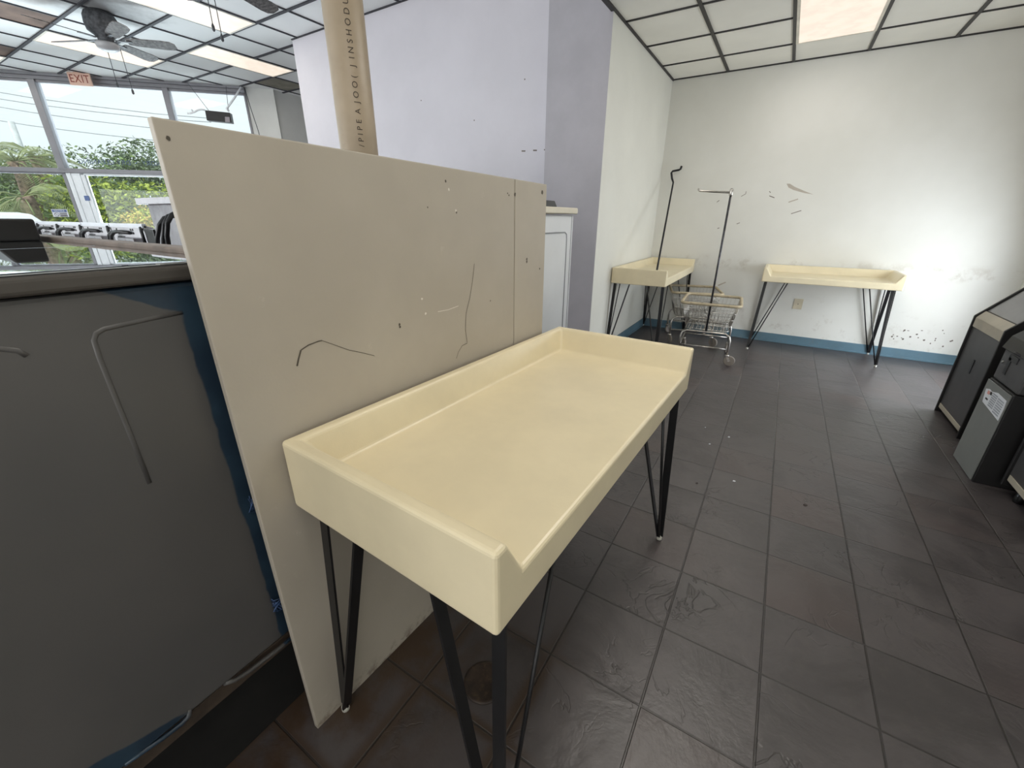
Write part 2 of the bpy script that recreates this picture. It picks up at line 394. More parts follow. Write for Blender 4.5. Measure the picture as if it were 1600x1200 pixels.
struct(b.build('wall_middle'))
struct(mb(white_paint).box(LX-.018, LX, FY, 3.868, HZ-.002, HL+.03).build('wall_bulkhead'))
b = mb(white_paint); DY0, DY1 = 4.38, 5.36                               # unseen doorway added in the right wall to let daylight in
b.box(RX, RX+.12, FY, DY0, 0, HZ+.05); b.box(RX, RX+.12, DY1, BY+.1, 0, HZ+.05); b.box(RX, RX+.12, DY0, DY1, 2.15, HZ+.05); struct(b.build('wall_right'))
b = mb(white_paint); b.box(FX0, -8.6, FY-.12, FY, 0, HL+.05); b.box(-2.4, -1.05, FY-.12, FY, 0, HL+.05); b.box(1.65, RX+.12, FY-.12, FY, 0, HL+.05)
b.box(-8.6, -2.4, FY-.12, FY, 0, .5); b.box(-8.6, -2.4, FY-.12, FY, 2.9, HL+.05); b.box(-1.05, 1.65, FY-.12, FY, 0, .4); b.box(-1.05, 1.65, FY-.12, FY, 2.6, HL+.05); struct(b.build('wall_front'))  # storefront openings added behind the camera to let more light in
b = mb(pale_wall); b.box(-8.53, -8.41, 5.25, 7.6, 0, HL+.03); struct(b.build('wall_far'))
struct(mb(pale_wall).box(-8.53, PX+.1, 7.6, 7.72, 0, HL+.03).build('wall_corridor'))
WL, WR = -7.6, 3.47                                                      # extent of the glazing along the window wall
b = mb(pale_wall)
def wbox(b, s0, s1, z0, z1, o0=0., o1=.12):
    b.hexa([ws(s0, z0, o0), ws(s1, z0, o0), ws(s1, z0, o1), ws(s0, z0, o1), ws(s0, z1, o0), ws(s1, z1, o0), ws(s1, z1, o1), ws(s0, z1, o1)])
wbox(b, WR, 3.93, 0, HL+.03); wbox(b, WL, WR, 0, .45); struct(b.build('wall_window'))
b = mb(blue_base); b.box(LX, RX, BY-.014, BY, 0, .105); b.box(LX, RX, BY-.022, BY, 0, .02); struct(b.build('baseboard_back', bevel=.003))
b = mb(blue_base); b.box(LX, LX+.014, 3.9, BY-.02, 0, .105); b.box(LX, LX+.022, 3.9, BY-.02, 0, .02); struct(b.build('baseboard_left', bevel=.003))
b = mb(alu_white); b.box(RX-.02, RX+.14, DY0-.05, DY0, 0, 2.2); b.box(RX-.02, RX+.14, DY1, DY1+.05, 0, 2.2); b.box(RX-.02, RX+.14, DY0, DY1, 2.15, 2.2); struct(b.build('unseen_door', bevel=.004))  # frame of the added doorway, out of view
# window head channel
b = mb(alu); wbox(b, WL, WR, 3.45, 3.50, -.05, .1); wbox(b, WL, WR, 3.50, HL, -.09, .1); struct(b.build('trim_3', bevel=.004))
def window(i, s0, s1, z0, z1, fr=.035, m=alu):
    b = mb(m); wbox(b, s0, s0+fr, z0, z1, -.02, .06); wbox(b, s1-fr, s1, z0, z1, -.02, .06); wbox(b, s0, s1, z0, z0+fr, -.02, .06); wbox(b, s0, s1, z1-fr, z1, -.02, .06)
    o = struct(b.build('window_%d' % i, bevel=.004)); p = mb(glass); wbox(p, s0+fr*.8, s1-fr*.8, z0+fr*.8, z1-fr*.8, .02, .026); p.build('pane', None, o); return o
window(1, -3.4, .385, 2.13, 3.45); w2 = window(2, .385, 2.235, 2.13, 3.45); window(3, 2.235, WR, 2.13, 3.45)
window(4, .60, 1.93, .45, 2.13, .06, alu_white); window(5, -.85, .39, .45, 2.13, .05); window(6, -3.4, -.85, .45, 2.13); window(7, 1.93, WR, .45, 2.13); window(8, WL, -3.4, .45, 3.45)
b = mb(alu); wbox(b, .33, .43, 2.13, 3.45, -.05, .08); wbox(b, 2.19, 2.28, 2.13, 3.45, -.05, .08); wbox(b, WL, WR, 2.10, 2.17, -.05, .08); struct(b.build('trim_4', bevel=.006))
b = mb(alu_white); wbox(b, .40, .60, .45, 2.10, -.03, .08); wbox(b, .455, .475, .45, 2.10, -.045, -.02); struct(b.build('trim_5', bevel=.004))
c = onw(196, 254, .0); text_mesh('LAUNDRY  \u2022  DRY CLEANING', .105, M('window_lettering', (70, 84, 116), .5), 'lettering', w2, frame(ws(1.33, 2.285, .03), -WT, (0, 0, 1)), .001, 1.0)
# glass door leaf standing open outside, seen through the lower left pane
hp = ws(.36, 0, .12); tip = onz(57, 276, 2.03); dv = Vector((tip.x-hp.x, tip.y-hp.y, 0))
k = on(57, 300, hp, dv.cross(Vector((0, 0, 1)))) if False else None
dd = (WN*.86-WT*.30).normalized(); dn = dd.cross(Vector((0, 0, 1)))
def dbox(b, a0, a1, z0, z1, t=.022):
    b.hexa([hp+dd*a+dn*q+Vector((0, 0, z)) for z in (z0, z1) for a, q in ((a0, -t), (a1, -t), (a1, t), (a0, t))])
b = mb(alu_white); DW = .95
dbox(b, 0, .07, .02, 2.07); dbox(b, DW-.09, DW, .02, 2.07); dbox(b, .07, DW-.09, 1.97, 2.07); dbox(b, .07, DW-.09, .02, .25)
d1 = struct(b.build('door_1', bevel=.004)); p = mb(glass); dbox(p, .06, DW-.08, .24, 1.98, .003); p.build('pane', None, d1)
p = mb(alu_white); dbox(p, .07, DW-.09, .98, 1.03, .05); dbox(p, .30, .46, 1.72, 1.84, .012); p.build('push_bar', None, d1)
# exterior ground
struct(mb(asphalt).poly([(-80, -30, -.2), (20, -30, -.2), (20, 70, -.2), (-80, 70, -.2)]) and (lambda b: (b.poly([(-80, -30, -.2), (20, -30, -.2), (20, 70, -.2), (-80, 70, -.2)]), b)[1])(mb(asphalt)).build('ground'))

# ------------------------------------------------------------------ notices and signs on the glazing
def sign_on_glass():
    t = thing('notice_sign', 'small white and blue notice sheet stuck low on the window beside the white post', 'sign', ws(.11, 1.42, 0))
    M0 = t.matrix_world.inverted() if False else None
    a = -t.location
    b = mb(paper); w = .115; b.hexa([ws(.11+x, z, o)+a for z in (1.39, 1.515) for x, o in ((-w, -.02), (w, -.02), (w, -.017), (-w, -.017))]); sh = b.build('sheet', None, t)
    b = mb(ink_b); b.hexa([ws(.11+x, z, o)+a for z in (1.468, 1.508) for x, o in ((-w*.92, -.0212), (w*.92, -.0212), (w*.92, -.02), (-w*.92, -.02))]); b.build('header', None, t)
    text_mesh('NOTICE', .04, paper, 'header_lettering', t, frame(ws(.11, 1.488, -.022)+a, WT, (0, 0, 1)), .0004)
    b = mb(ink_k)
    for z in (1.452, 1.434, 1.416, 1.402):
        b.hexa([ws(.11+x, q, o)+a for q in (z-.005, z+.005) for x, o in ((-.01, -.0208), (w*.85, -.0208), (w*.85, -.02), (-.01, -.02))])
    b.build('print_lines', None, t)
    b = mb(ink_k); pts = [ws(.055+.034*math.cos(x*PI/8), 1.428+.028*math.sin(x*PI/8), -.021)+a for x in range(16)]; b.tube(pts, .003, 5, True); b.tube([ws(.03, 1.448, -.021)+a, ws(.08, 1.408, -.021)+a], .003, 5); b.build('crossed_circle', None, t)
sign_on_glass()
b = mb(ink_b); q = onw(137, 313, -.031); s0 = (q-WA).dot(WT); wbox(b, s0-.035, s0+.035, 1.66, 1.74, -.034, -.0305); tag(b.build('sticker'), 'small blue sticker on the white window post', 'sticker')
t = thing('exit_sign', 'pinkish exit sign with dark red letters hung under the window head', 'exit sign', ws(1.15, HL-.09, -.22))
a = -t.location; b = mb(exit_pl); b.hexa([ws(1.15+x, z, o)+a for z in (3.362, 3.535) for x, o in ((-.15, -.235), (.15, -.235), (.15, -.205), (-.15, -.205))]); b.build('plate', None, t, .004)
text_mesh('EXIT', .155, exit_rd, 'lettering', t, frame(ws(1.15, 3.447, -.2365)+a, WT, (0, 0, 1)), .001, .82)
b = mb(exit_pl); b.hexa([ws(1.15+x, z, o)+a for z in (3.535, HL) for x, o in ((-.06, -.24), (.06, -.24), (.06, -.20), (-.06, -.20))]); b.build('mount', None, t)
# dark box sign hanging inside the right-hand upper pane, with cables and brackets
OFF = -.25
c0, c1, c2, c3 = onw(320, 172, OFF), onw(359, 176, OFF), onw(362, 192, OFF), onw(323, 188, OFF)
t = thing('hanging_sign', 'dark box sign hung on thin cables in the upper right window', 'sign', (c0+c2)/2); a = -t.location
b = mb(M('sign_back', (30, 29, 30), .6, var=.2, scale=9)); b.prism([c0+a, c1+a, c2+a, c3+a], WN*.12); b.build('box', None, t, .004)
g = [onw(u, v, OFF)+a-WN*.004 for u, v in ((351.5, 182.5), (358.5, 183), (359.5, 191), (352, 190.5))]; b = mb(M('pale_sign_panel', (150, 144, 150), .5)); b.prism(g, WN*.006); b.build('panel', None, t)
def cable(u0, v0, u1, v1, r=.004, name='cable', m=wire_m):
    p = onw(u0, v0, OFF+.03); q = onw(u1, v1, OFF+.03); mb(m).tube([p+a, q+a], r, 6).build(name, None, t)
cable(293, 129.5, 326, 172.5); cable(353, 134.5, 357, 172.5)
b = mb(alu_white); b.tube([onw(377, 136, OFF+.02)+a, onw(367, 152, OFF+.02)+a, onw(357, 166, OFF+.02)+a, onw(354, 170, OFF+.02)+a, onw(358, 174, OFF+.02)+a], .016, 8); b.build('arm', None, t)
b = mb(alu_white); b.tube([onw(u, v, OFF+.02)+a for u, v in ((320, 172), (315, 171), (309, 172), (304, 175), (297, 177), (293, 177))], .014, 8); b.tube([onw(u, v, OFF+.02)+a for u, v in ((299, 171), (302, 175))], .012, 6); b.build('bracket', None, t)
b = mb(wire_m); b.tube([onw(382, 137, -.1), onw(392, 170, -.1), onw(404, 206, -.1), onw(425, 290, -.1)], .006, 6); tag(b.build('cord'), 'thin dark cord running down the wall right of the window', 'cord')

# ------------------------------------------------------------------ ceiling lights and fans
warm = EM('light_diffuser', (255, 240, 222), 1.0)
def ceiling_light(x0, x1, y0, y1, z, label, power):
    cx, cy = (x0+x1)/2, (y0+y1)/2
    t = thing('ceiling_light', label, 'ceiling light', (cx, cy, z), 0, 'fluorescent ceiling light panels')
    hx, hy = (x1-x0)/2-.014, (y1-y0)/2-.008; f = .022
    b = mb(fixture); b.box(-hx, -hx+f, -hy, hy, -.016, .0); b.box(hx-f, hx, -hy, hy, -.016, 0); b.box(-hx+f, hx-f, -hy, -hy+f, -.016, 0); b.box(-hx+f, hx-f, hy-f, hy, -.016, 0); b.build('frame', None, t)
    b = mb(warm); b.box(-hx+f, hx-f, -hy+f, hy-f, -.0145, 0); b.build('diffuser', None, t)
    ld = bpy.data.lights.new('fluorescent_tubes', 'AREA'); ld.shape = 'RECTANGLE'; ld.size = 2*(hx-f); ld.size_y = 2*(hy-f); ld.energy = power; ld.color = (1, .955, .88)
    lo = bpy.data.objects.new('fluorescent_tubes', ld); C.objects.link(lo); lo.location = (cx, cy, z-.02)
X2, X3 = -.284, .326
ceiling_light(X2, X3, 4.134, 5.388, HZ, 'square-looking warm light panel in the ceiling above the room with the small carts', 7)
ceiling_light(X2, X3, 1.626, 2.88, HZ, 'unseen warm light panel added above the foreground table, nearer than the visible one', 18)  # out of view, added to brighten the table area
ceiling_light(X2, X3, -.882, .372, HZ, 'unseen warm light panel added in the ceiling above the viewer', 12)  # also out of view, added for brightness near the camera
LP = 10
ceiling_light(rows(4), rows(3), cols(2), cols(4), HL, 'long warm light panel nearest the middle wall end', LP)
ceiling_light(rows(2), rows(1), cols(0), cols(2), HL, 'long warm light panel behind the pull chains, cut by the top of the photo', LP)
ceiling_light(rows(6), rows(5), cols(0), cols(2), HL, 'long warm light panel right behind the dusty ceiling fan', LP)
ceiling_light(rows(9), rows(8), cols(-2), cols(0), HL, 'warm light panel at the far left edge of the ceiling', LP)
def fan(cx, cy, angs, R, label, chains, drop=.0):
    t = thing('ceiling_fan', label, 'ceiling fan', (cx, cy, HL))
    mb(fan_dirty).lathe([(.10, 0), (.13, -.02), (.15, -.06), (.155, -.13), (.145, -.19), (.10, -.225), (.075, -.25), (.07, -.30)], (0, 0, 0), 28).build('motor', None, t)
    for a in angs:
        a = math.radians(a); d = Vector((math.cos(a), math.sin(a), 0)); s = Vector((-d.y, d.x, 0)); z = Vector((0, 0, -.262)); ti = Vector((0, 0, -.02))
        w = [(.20, .045), (.26, .058), (R-.12, .072), (R-.04, .066), (R, .035)]
        ring = [d*r-s*q-ti*(q/.07) + z for r, q in w]+[d*r+s*q+ti*(q/.07)+z for r, q in reversed(w)]
        bl = mb(fan_bl).prism(ring, (0, 0, .007)).build('blade', None, t)
        mb(fan_dirty).bar(d*.09+z, d*.25+z, .035, .008, s).build('blade_iron', None, bl)
    mb(dome_m).lathe([(.02, -.29), (.10, -.292), (.112, -.31), (.10, -.345), (.06, -.368), (.02, -.375)], (0, 0, 0), 24).build('light_dome', None, t)
    for (dx, dy, L) in chains:
        mb(fan_dirty).tube([(dx, dy, -.30), (dx*1.05, dy*1.05, -.30-L)], .0035, 6).lathe([(.004, .02), (.012, 0), (.012, -.03), (.004, -.04)], (dx*1.05, dy*1.05, -.30-L), 10).build('pull_chain', None, t)
    return t
fan(-7.06, 2.53, (49, 119, 205, 278, 355), .68, 'dusty grey ceiling fan above the exit sign window', ((-.10, .02, .36), (-.02, .12, .42)))
fan(-4.55, 2.56, (104, 176, 248, 320, 32), .60, 'ceiling fan cut off by the top edge of the photo', ((-.07, -.09, .285), (-.06, -.04, .345)))

# ------------------------------------------------------------------ folding tables
def folding_table(label, loc, rz, L, W, zr, zt, zb, sc=1.0, rod=.23):
    t = thing('folding_table', label, 'table', loc, rz, 'cream laundry folding tables on hairpin legs')
    tt, e, r = .030, .078, .055
    b = mb(cream); V = b.bm.verts.new
    P = {k: V(p) for k, p in dict(a=(0, 0, zb), b=(W, 0, zb), c=(W, L, zb), d=(0, L, zb), A=(0, 0, zr), B=(W, 0, zr), Cc=(W, L, zr), D=(0, L, zr),
        i0=(tt, tt, zr), i1=(W, tt, zr), i2=(W, L-tt, zr), i3=(tt, L-tt, zr), f0=(r, e, zt), f1=(W, e, zt), f2=(W, L-e, zt), f3=(r, L-e, zt)).items()}
    for f in (('f0', 'f1', 'f2', 'f3'), ('i0', 'i1', 'f1', 'f0'), ('i3', 'i0', 'f0', 'f3'), ('i2', 'i3', 'f3', 'f2'), ('A', 'B', 'i1', 'i0'), ('D', 'A', 'i0', 'i3'), ('Cc', 'D', 'i3', 'i2'),
              ('a', 'b', 'B', 'A'), ('d', 'a', 'A', 'D'), ('c', 'd', 'D', 'Cc'), ('b', 'c', 'Cc', 'i2', 'f2', 'f1', 'i1', 'B'), ('d', 'c', 'b', 'a')):
        b._f([P[k] for k in f])
    b.build('tray_top', None, t, .009, 3)
    for u, v, su, sv in ((.02, .02, 1, 1), (W-.02, .02, -1, 1), (W-.02, L-.02, -1, -1), (.02, L-.02, 1, -1)):
        foot = Vector((u-su*.012, v-sv*.012, .022)); b = mb(black_iron); zt_ = zb+.004
        b.bar(foot, (u+su*.012, v+sv*.03, zt_), .030*sc, .006, (1, 0, 0) if abs(su) else (0, 1, 0))
        b.bar(foot+Vector((su*.008, 0, 0)), (u+su*.17, v+sv*.022, zt_), .028*sc, .007, (0, 1, 0))
        b.tube([foot+Vector((0, sv*.008, 0)), (u+su*.006, v+sv*(rod if su > 0 else .23), zt_)], .0055, 8)
        lg = b.build('leg', None, t)
        mb(white_cap).lathe([(.008, 0), (.012, .003), (.012, .016), (.007, .026)], (foot.x, foot.y, 0), 12).build('foot_cap', None, lg)
    return t
TR = -.043
folding_table('largest cream folding table, in the foreground against the partition board', (-.868, .418, 0), TR, 1.305, .60, .945, .857, .768, 1.0, .15)
t2 = folding_table('cream folding table in the far left corner, beside the carts', (LX+.008, 4.365, 0), 0, 1.55, .56, .935, .857, .775)
# third table: rear edge along the back wall
folding_table('cream folding table against the back wall, above the wall outlet', (1.068, BY-.008, 0), 0, 1.19, .53, .92, .84, .775).rotation_euler = (0, 0, 0)
t3 = [o for o in C.objects if o.name.startswith('folding_table')][-1]
t3.location = (-.125, BY-.008, 0); t3.rotation_euler = (0, 0, -PI/2)
for o in t3.children:                      # mirror in its own length so that the open front faces the room
    pass

# ------------------------------------------------------------------ wire laundry carts
def rrect(cx, cy, hx, hy, z, r, n=4):
    pts = []
    for (sx, sy, a0) in ((1, 1, 0), (-1, 1, 90), (-1, -1, 180), (1, -1, 270)):
        for k in range(n+1):
            a = math.radians(a0+90*k/n); pts.append((cx+sx*(hx-r)+r*math.cos(a), cy+sy*(hy-r)+r*math.sin(a), z))
    return pts
def laundry_cart(label, loc, rz, pole):
    t = thing('laundry_cart', label, 'laundry cart', loc, rz, 'wire laundry carts')
    HX, HY, ZR, ZB, bx, by = .275, .305, .615, .345, .215, .25
    mb(bumper).tube(rrect(0, 0, HX, HY, ZR, .05), .0145, 10, True).build('rim', None, t)
    b = mb(chrome)
    def lv(f): return HX-.01+(bx-HX)*f, HY-.01+(by-HY)*f, ZR+(ZB-ZR)*f
    for f in (.30, .55, .8, 1.0):
        x, y, z = lv(f); b.tube(rrect(0, 0, x, y, z, .03, 2), .003 if f < 1 else .004, 5, True)
    for k in range(1, 13):
        q = -1+2*k/13
        for s in (-1, 1):
            x0, y0, z0 = lv(0); x1, y1, z1 = lv(1)
            b.tube([(q*x0, s*y0, z0), (q*x1, s*y1, z1)], .0022, 5); 
    for k in range(1, 15):
        q = -1+2*k/15
        for s in (-1, 1):
            x0, y0, z0 = lv(0); x1, y1, z1 = lv(1); b.tube([(s*x0, q*y0, z0), (s*x1, q*y1, z1)], .0022, 5)
    for k in range(1, 11): q = -1+2*k/11; b.tube([(q*bx, -by, ZB), (q*bx, by, ZB)], .0024, 5)
    for k in range(1, 7): q = -1+2*k/7; b.tube([(-bx, q*by, ZB-.004), (bx, q*by, ZB-.004)], .003, 5)
    b.build('wire_basket', None, t)
    b = mb(chrome); fx, fy = .235, .26
    for s in (-1, 1):
        b.tube([(-fx, s*fy, .10), (-fx, s*fy, .26), (-fx+.01, s*fy*.98, .30), (-fx+.05, s*fy*.95, .325), (fx-.05, s*fy*.95, .325), (fx-.01, s*fy*.98, .30), (fx, s*fy, .26), (fx, s*fy, .10)], .011, 8)
        b.tube([(-fx, s*fy, .17), (fx, s*fy, .17)], .009, 8); b.tube([(s*fx, -fy, .17), (s*fx, fy, .17)], .009, 8); b.tube([(s*.16, -fy*.95, .323), (s*.16, fy*.95, .323)], .008, 6)
    b.build('frame', None, t)
    for sx in (-1, 1):
        for sy in (-1, 1):
            cx, cy = sx*fx, sy*fy; a = random.uniform(0, 6); dx, dy = .03*math.cos(a), .03*math.sin(a)
            b = mb(chrome); b.lathe([(.016, .118), (.022, .112), (.022, .102), (.014, .098)], (cx, cy, 0), 12)
            sd = Vector((-math.sin(a), math.cos(a), 0))
            for q in (-1, 1): b.bar(Vector((cx, cy, .105))+sd*(.014*q), Vector((cx+dx, cy+dy, .05))+sd*(.014*q), .022, .003, (math.cos(a), math.sin(a), 0))
            cs = b.build('caster', None, t)
            ax = Vector((cx+dx, cy+dy, .054)); b = mb(rubber_grey); b.tube([ax-sd*.011, ax-sd*.006, ax+sd*.006, ax+sd*.011], [.048, .054, .054, .048], 18); b.build('wheel', None, cs)
    if pole:
        b = mb(steel_pole); b.tube([(0, -HY+.03, .34), (0, -HY+.02, 1.67)], .0095, 10); p = b.build('hanger_pole', None, t)
        b = mb(chrome); b.tube([(.0, -HY+.02, 1.635), (-.27, -HY+.02, 1.655), (-.285, -HY+.02, 1.672)], .009, 8); b.lathe([(.014, 1.61), (.016, 1.615), (.016, 1.66), (.014, 1.665)], (0, -HY+.02, 0), 12); b.build('hanger_arm', None, p)
    return t
laundry_cart('chrome wire laundry cart with a tall hanger pole, nearest the viewer', (-.52, 4.865, 0), .08, True)
laundry_cart('wire laundry cart without a pole, behind the other beside the corner table', (-.80, 5.49, 0), .27, False)
# hooked pole leaning in the tray of the corner table
p0 = onz(1024.6, 432, .866); tp = ony(1052, 285, 5.86)
b = mb(dark_pole); h1 = ony(1049, 270, 5.87); h2 = ony(1051, 267.5, 5.875); h3 = ony(1061, 265.5, 5.885); h4 = ony(1065, 259.5, 5.895)
b.tube([p0, tp, ony(1050, 279, 5.865), h1, h2, h3, ony(1063.5, 264, 5.89), h4], [.010]*2+[.012]*6, 10); tag(b.build('hook_pole'), 'dark pole with a crooked hook leaning in the corner table tray', 'pole')
# wall outlet
t = thing('outlet_plate', 'small ivory outlet plate on the back wall under the table', 'outlet', (.288, BY, .485))
b = mb(outlet_m); b.box(-.045, .045, -.007, 0, -.06, .06); b.build('plate', None, t, .003); b = mb(scuff_dark); b.lathe([(.006, -.0085), (.006, -.006)], (0, 0, 0), 10, 'y'); b.build('socket', None, t)

# ------------------------------------------------------------------ partition boards
PD = Vector((.043, 1, 0)).normalized(); PN = Vector((PD.y, -PD.x, 0)); PO = Vector((-.884, .346, 0))
def pp(s, z, o=0): q = PO+PD*s+PN*o; return Vector((q.x, q.y, z))
def onp(u, v): return on(u, v, PO, PN)
SEAM = (onp(804, 400)-PO).dot(PD); END = (onp(851, 400)-PO).dot(PD)
def ztop(s): return 1.556-.019*s
def board(s0, s1, label, marks):
    t = tag(bpy.data.objects.new('partition_board', None), label, 'partition board'); C.objects.link(t); t.location = pp((s0+s1)/2, 0)
    a = -t.location; b = mb(board_m)
    b.hexa([pp(s0, 0, -.018)+a, pp(s1, 0, -.018)+a, pp(s1, 0)+a, pp(s0, 0)+a, pp(s0, ztop(s0), -.018)+a, pp(s1, ztop(s1), -.018)+a, pp(s1, ztop(s1))+a, pp(s0, ztop(s0))+a])
    marks(b, a); b.build('board', None, t, .0025)
    return t
def mk(b, a, pts, w, m): b.use(m); ribbon(b, [onp(*q)+a for q in pts], w, PN)
scr = M('board_scratch', (84, 78, 68), .7); pale = M('board_chip', (222, 218, 208), .7)
def marks1(b, a):
    mk(b, a, [(464, 572), (466, 562), (470, 547)], .004, scr); mk(b, a, [(470, 547), (482, 539), (498, 533), (503, 532)], .0028, scr); mk(b, a, [(503, 532), (520, 538), (545, 547), (565, 551), (585, 556)], .0013, scr)
    mk(b, a, [(741, 412), (738, 440), (734, 465), (728, 490), (727, 515), (730, 535)], .0018, scr); mk(b, a, [(730, 536), (722, 540), (716, 550), (713, 560)], .0018, scr)
    b.use(scr)
    for u, v, r in ((624, 507, .006), (625, 511, .005), (696, 283, .006), (793, 302, .005), (795, 305, .005), (766, 470, .004), (668, 324, .004), (713, 332, .005), (263, 216, .0055)):
        blot(b, onp(u, v)+a, PD, (0, 0, 1), r*.62, r*.75, PN)
    b.use(pale)
    for u, v, r in ((701, 296, .006), (659, 467, .006), (665, 490, .006), (712, 329, .006)): blot(b, onp(u, v)+a, PD, (0, 0, 1), r*.7, r*.7, PN)
    mk(b, a, [(684, 487), (700, 484), (716, 478)], .002, pale)
def marks2(b, a):
    b.use(scr)
    for u, v, r in ((804.5, 304, .006), (847, 300.5, .008), (823, 405, .005), (823, 409, .005), (843, 420, .004)): blot(b, onp(u, v)+a, PD, (0, 0, 1), r, r*1.2, PN)
board(0, SEAM-.002, 'wide grey-beige partition board behind the foreground table, scratched', marks1)
board(SEAM+.002, END, 'narrow partition board past the vertical seam, at the far end of the wide one', marks2)

# ------------------------------------------------------------------ PVC pipe
pc = on(548, 118, (0, 1.02, 0), (0, 1, 0)); pr = .057
t = thing('pvc_pipe', 'beige vertical plastic pipe with black print, rising behind the board', 'pipe', (pc.x, 1.02, 0))
b = mb(pvc); b.lathe([(pr, .02), (pr, HZ-.001)], (0, 0, 0), 40); b.build('pipe_wall', None, t)
dirc = Vector((-pc.x, -1.02, 0)).normalized(); side = Vector((-dirc.y, dirc.x, 0)); dr = (dirc*.985-side*.0+side*.16).normalized()
tm = text_mesh('/ P I P E  A  J O O (   J  I N S H O D U L', .0215, M('faded_print', (72, 62, 52), .6), 'printing', t, None, .0002)
xs = [v.co.x for v in tm.data.vertices]; zc = ony(556, 228, .97).z-min(xs)
for v in tm.data.vertices:                 # wrap the line of print round the pipe
    x, y = v.co.x, v.co.y; ang = -y/pr; base = math.atan2(dr.y, dr.x)+ang
    v.co = Vector(((pr+.0005+v.co.z)*math.cos(base), (pr+.0005+v.co.z)*math.sin(base), zc+x))

# ------------------------------------------------------------------ washers, near row (seen from its end)
WX, WY1 = -.955, .425
t = tag(mb(concrete_dk).box(-7.6, WX-.06, -.36, .42, 0, .30).use(plinth_edge).box(-7.6, WX-.02, -.36, .42, .27, .315).build('plinth', bevel=.004), 'dark raised plinth under the near washers', 'plinth')
def top_washer(label, x1, width, y0, y1, zb, zt, detail=True):
    t = thing('washing_machine', label, 'washing machine', (x1-width/2, (y0+y1)/2, zb), 0)
    a = -t.location; X0, X1 = x1-width, x1
    b = mb(wside_m); b.box(X0, X1, y0, y1, zb, zt-.036)
    ob = b.build('cabinet', None, None, .006); return t, a, ob
t = thing('washing_machine', 'grey painted washing machine filling the left edge, its end side worn to blue', 'washing machine', (0, 0, 0))
def W(o): o.parent = t; return o
W(mb(wside_m).box(WX-.69, WX, -.34, WY1, .335, 1.294).build('cabinet', bevel=.008))
def emb(q):                                # rounded stamped outline on the side sheet
    pts = [onx(u, v, WX) for u, v in q]; W(mb(wside_m).tube([p+Vector((-.0035, 0, 0)) for p in pts], .0055, 8).build('stamped_rib'))
emb([(285, 488), (240, 497), (190, 508), (163, 514), (150, 521), (147, 532), (156, 560), (180, 620), (205, 682), (234, 755)])
emb([(-30, 542), (0, 545), (28, 548), (42, 556)])
emb([(470, 985), (440, 1012), (390, 1050), (368, 1064), (352, 1069)])
emb([(297, 1108), (296, 1120), (285, 1132), (255, 1155), (195, 1196)])
b = mb(M('dark_lid_edge', (72, 68, 64), .4, var=.08)); b.box(WX-.70, WX+.012, -.35, WY1+.012, 1.297, 1.326); W(b.build('lid_edge', bevel=.008, seg=3))
W(mb(wtop_m).box(WX-.695, WX+.004, -.345, WY1+.006, 1.326, 1.3315).build('lid', bevel=.002))
tape_m = M('blue_torn_tape', (78, 104, 150), .4, var=.3, scale=40)
for cu, cv in ((394, 788), (432, 945)):
    b = mb(tape_m); c0 = onx(cu, cv, WX)+Vector((.002, 0, 0)); pts = [c0]
    for _ in range(26): pts.append(onx(cu+random.uniform(-10, 12), cv+random.uniform(-14, 12), WX)+Vector((random.uniform(.001, .008), 0, 0)))
    b.tube(pts, .0014, 5); W(b.build('torn_tape_scrap'))
t = thing('washing_machine', 'washing machine with a dark control console, second from the row end at far left', 'washing machine', (0, 0, 0))
W(mb(wside_m).box(WX-1.39, WX-.70, -.34, WY1, .335, 1.294).build('cabinet', bevel=.008)); W(mb(wtop_m).box(WX-1.39, WX-.70, -.345, WY1+.006, 1.297, 1.3315).build('lid', bevel=.004))
b = mb(black_pl); b.prism([(-2.13, .30, 1.3315), (-2.13, .42, 1.3315), (-2.13, .42, 1.40), (-2.13, .34, 1.40)], (-.215, 0, 0)); W(b.build('console', bevel=.006))
t = thing('washing_machine', 'washing machine beyond the dark console at the far left edge', 'washing machine', (0, 0, 0))
W(mb(wside_m).box(WX-2.09, WX-1.40, -.34, WY1, .335, 1.294).build('cabinet', bevel=.008)); W(mb(wtop_m).box(WX-2.09, WX-1.40, -.345, WY1+.006, 1.297, 1.3315).build('lid', bevel=.004))
b = mb(black_pl); b.prism([(-2.36, .30, 1.3315), (-2.36, .42, 1.3315), (-2.36, .42, 1.40), (-2.36, .34, 1.40)], (-.65, 0, 0)); W(b.build('console', bevel=.006))
# trough board behind the row
b = mb(brown_bd); b.box(-2.9, WX+.0, .445, .49, .0, 1.343); tag(b.build('ledge_board', bevel=.004), 'brown ledge board running behind the near washer tops', 'board')

# ------------------------------------------------------------------ back row of washers with hoses
YB = 1.345
tag(mb(concrete_dk).box(-7.6, -2.9, YB-.02, 2.05, 0, .2).build('plinth'), 'dark plinth under the far washer row', 'plinth')
def hose(pts, r=.014): return mb(hose_m).tube(pts, r, 8)
proto = thing('washing_machine', 'x', 'washing machine', (0, YB, .2), 0, 'washers seen from behind, in a row under the window')
b = mb(grey_en); b.box(-.325, .325, .02, .68, 0, .93); b.build('cabinet', None, proto, .006)
b = mb(grey_en); b.prism([(-.322, 0, .90), (-.322, .16, .90), (-.322, .12, 1.10), (-.322, 0, 1.153)], (.644, 0, 0)); con = b.build('console', None, proto, .005)
for x, z in ((-.22, 1.105), (-.20, 1.075), (.06, 1.105), (.10, 1.105), (.06, 1.08), (.10, 1.08)):
    b = mb(black_pl); b.box(x, x+.02, -.003, .001, z, z+.014); b.build('vent_slot', None, con)
b = mb(white_en); b.box(-.322, .322, -.008, .02, 1.126, 1.156); b.build('top_trim', None, con, .002)
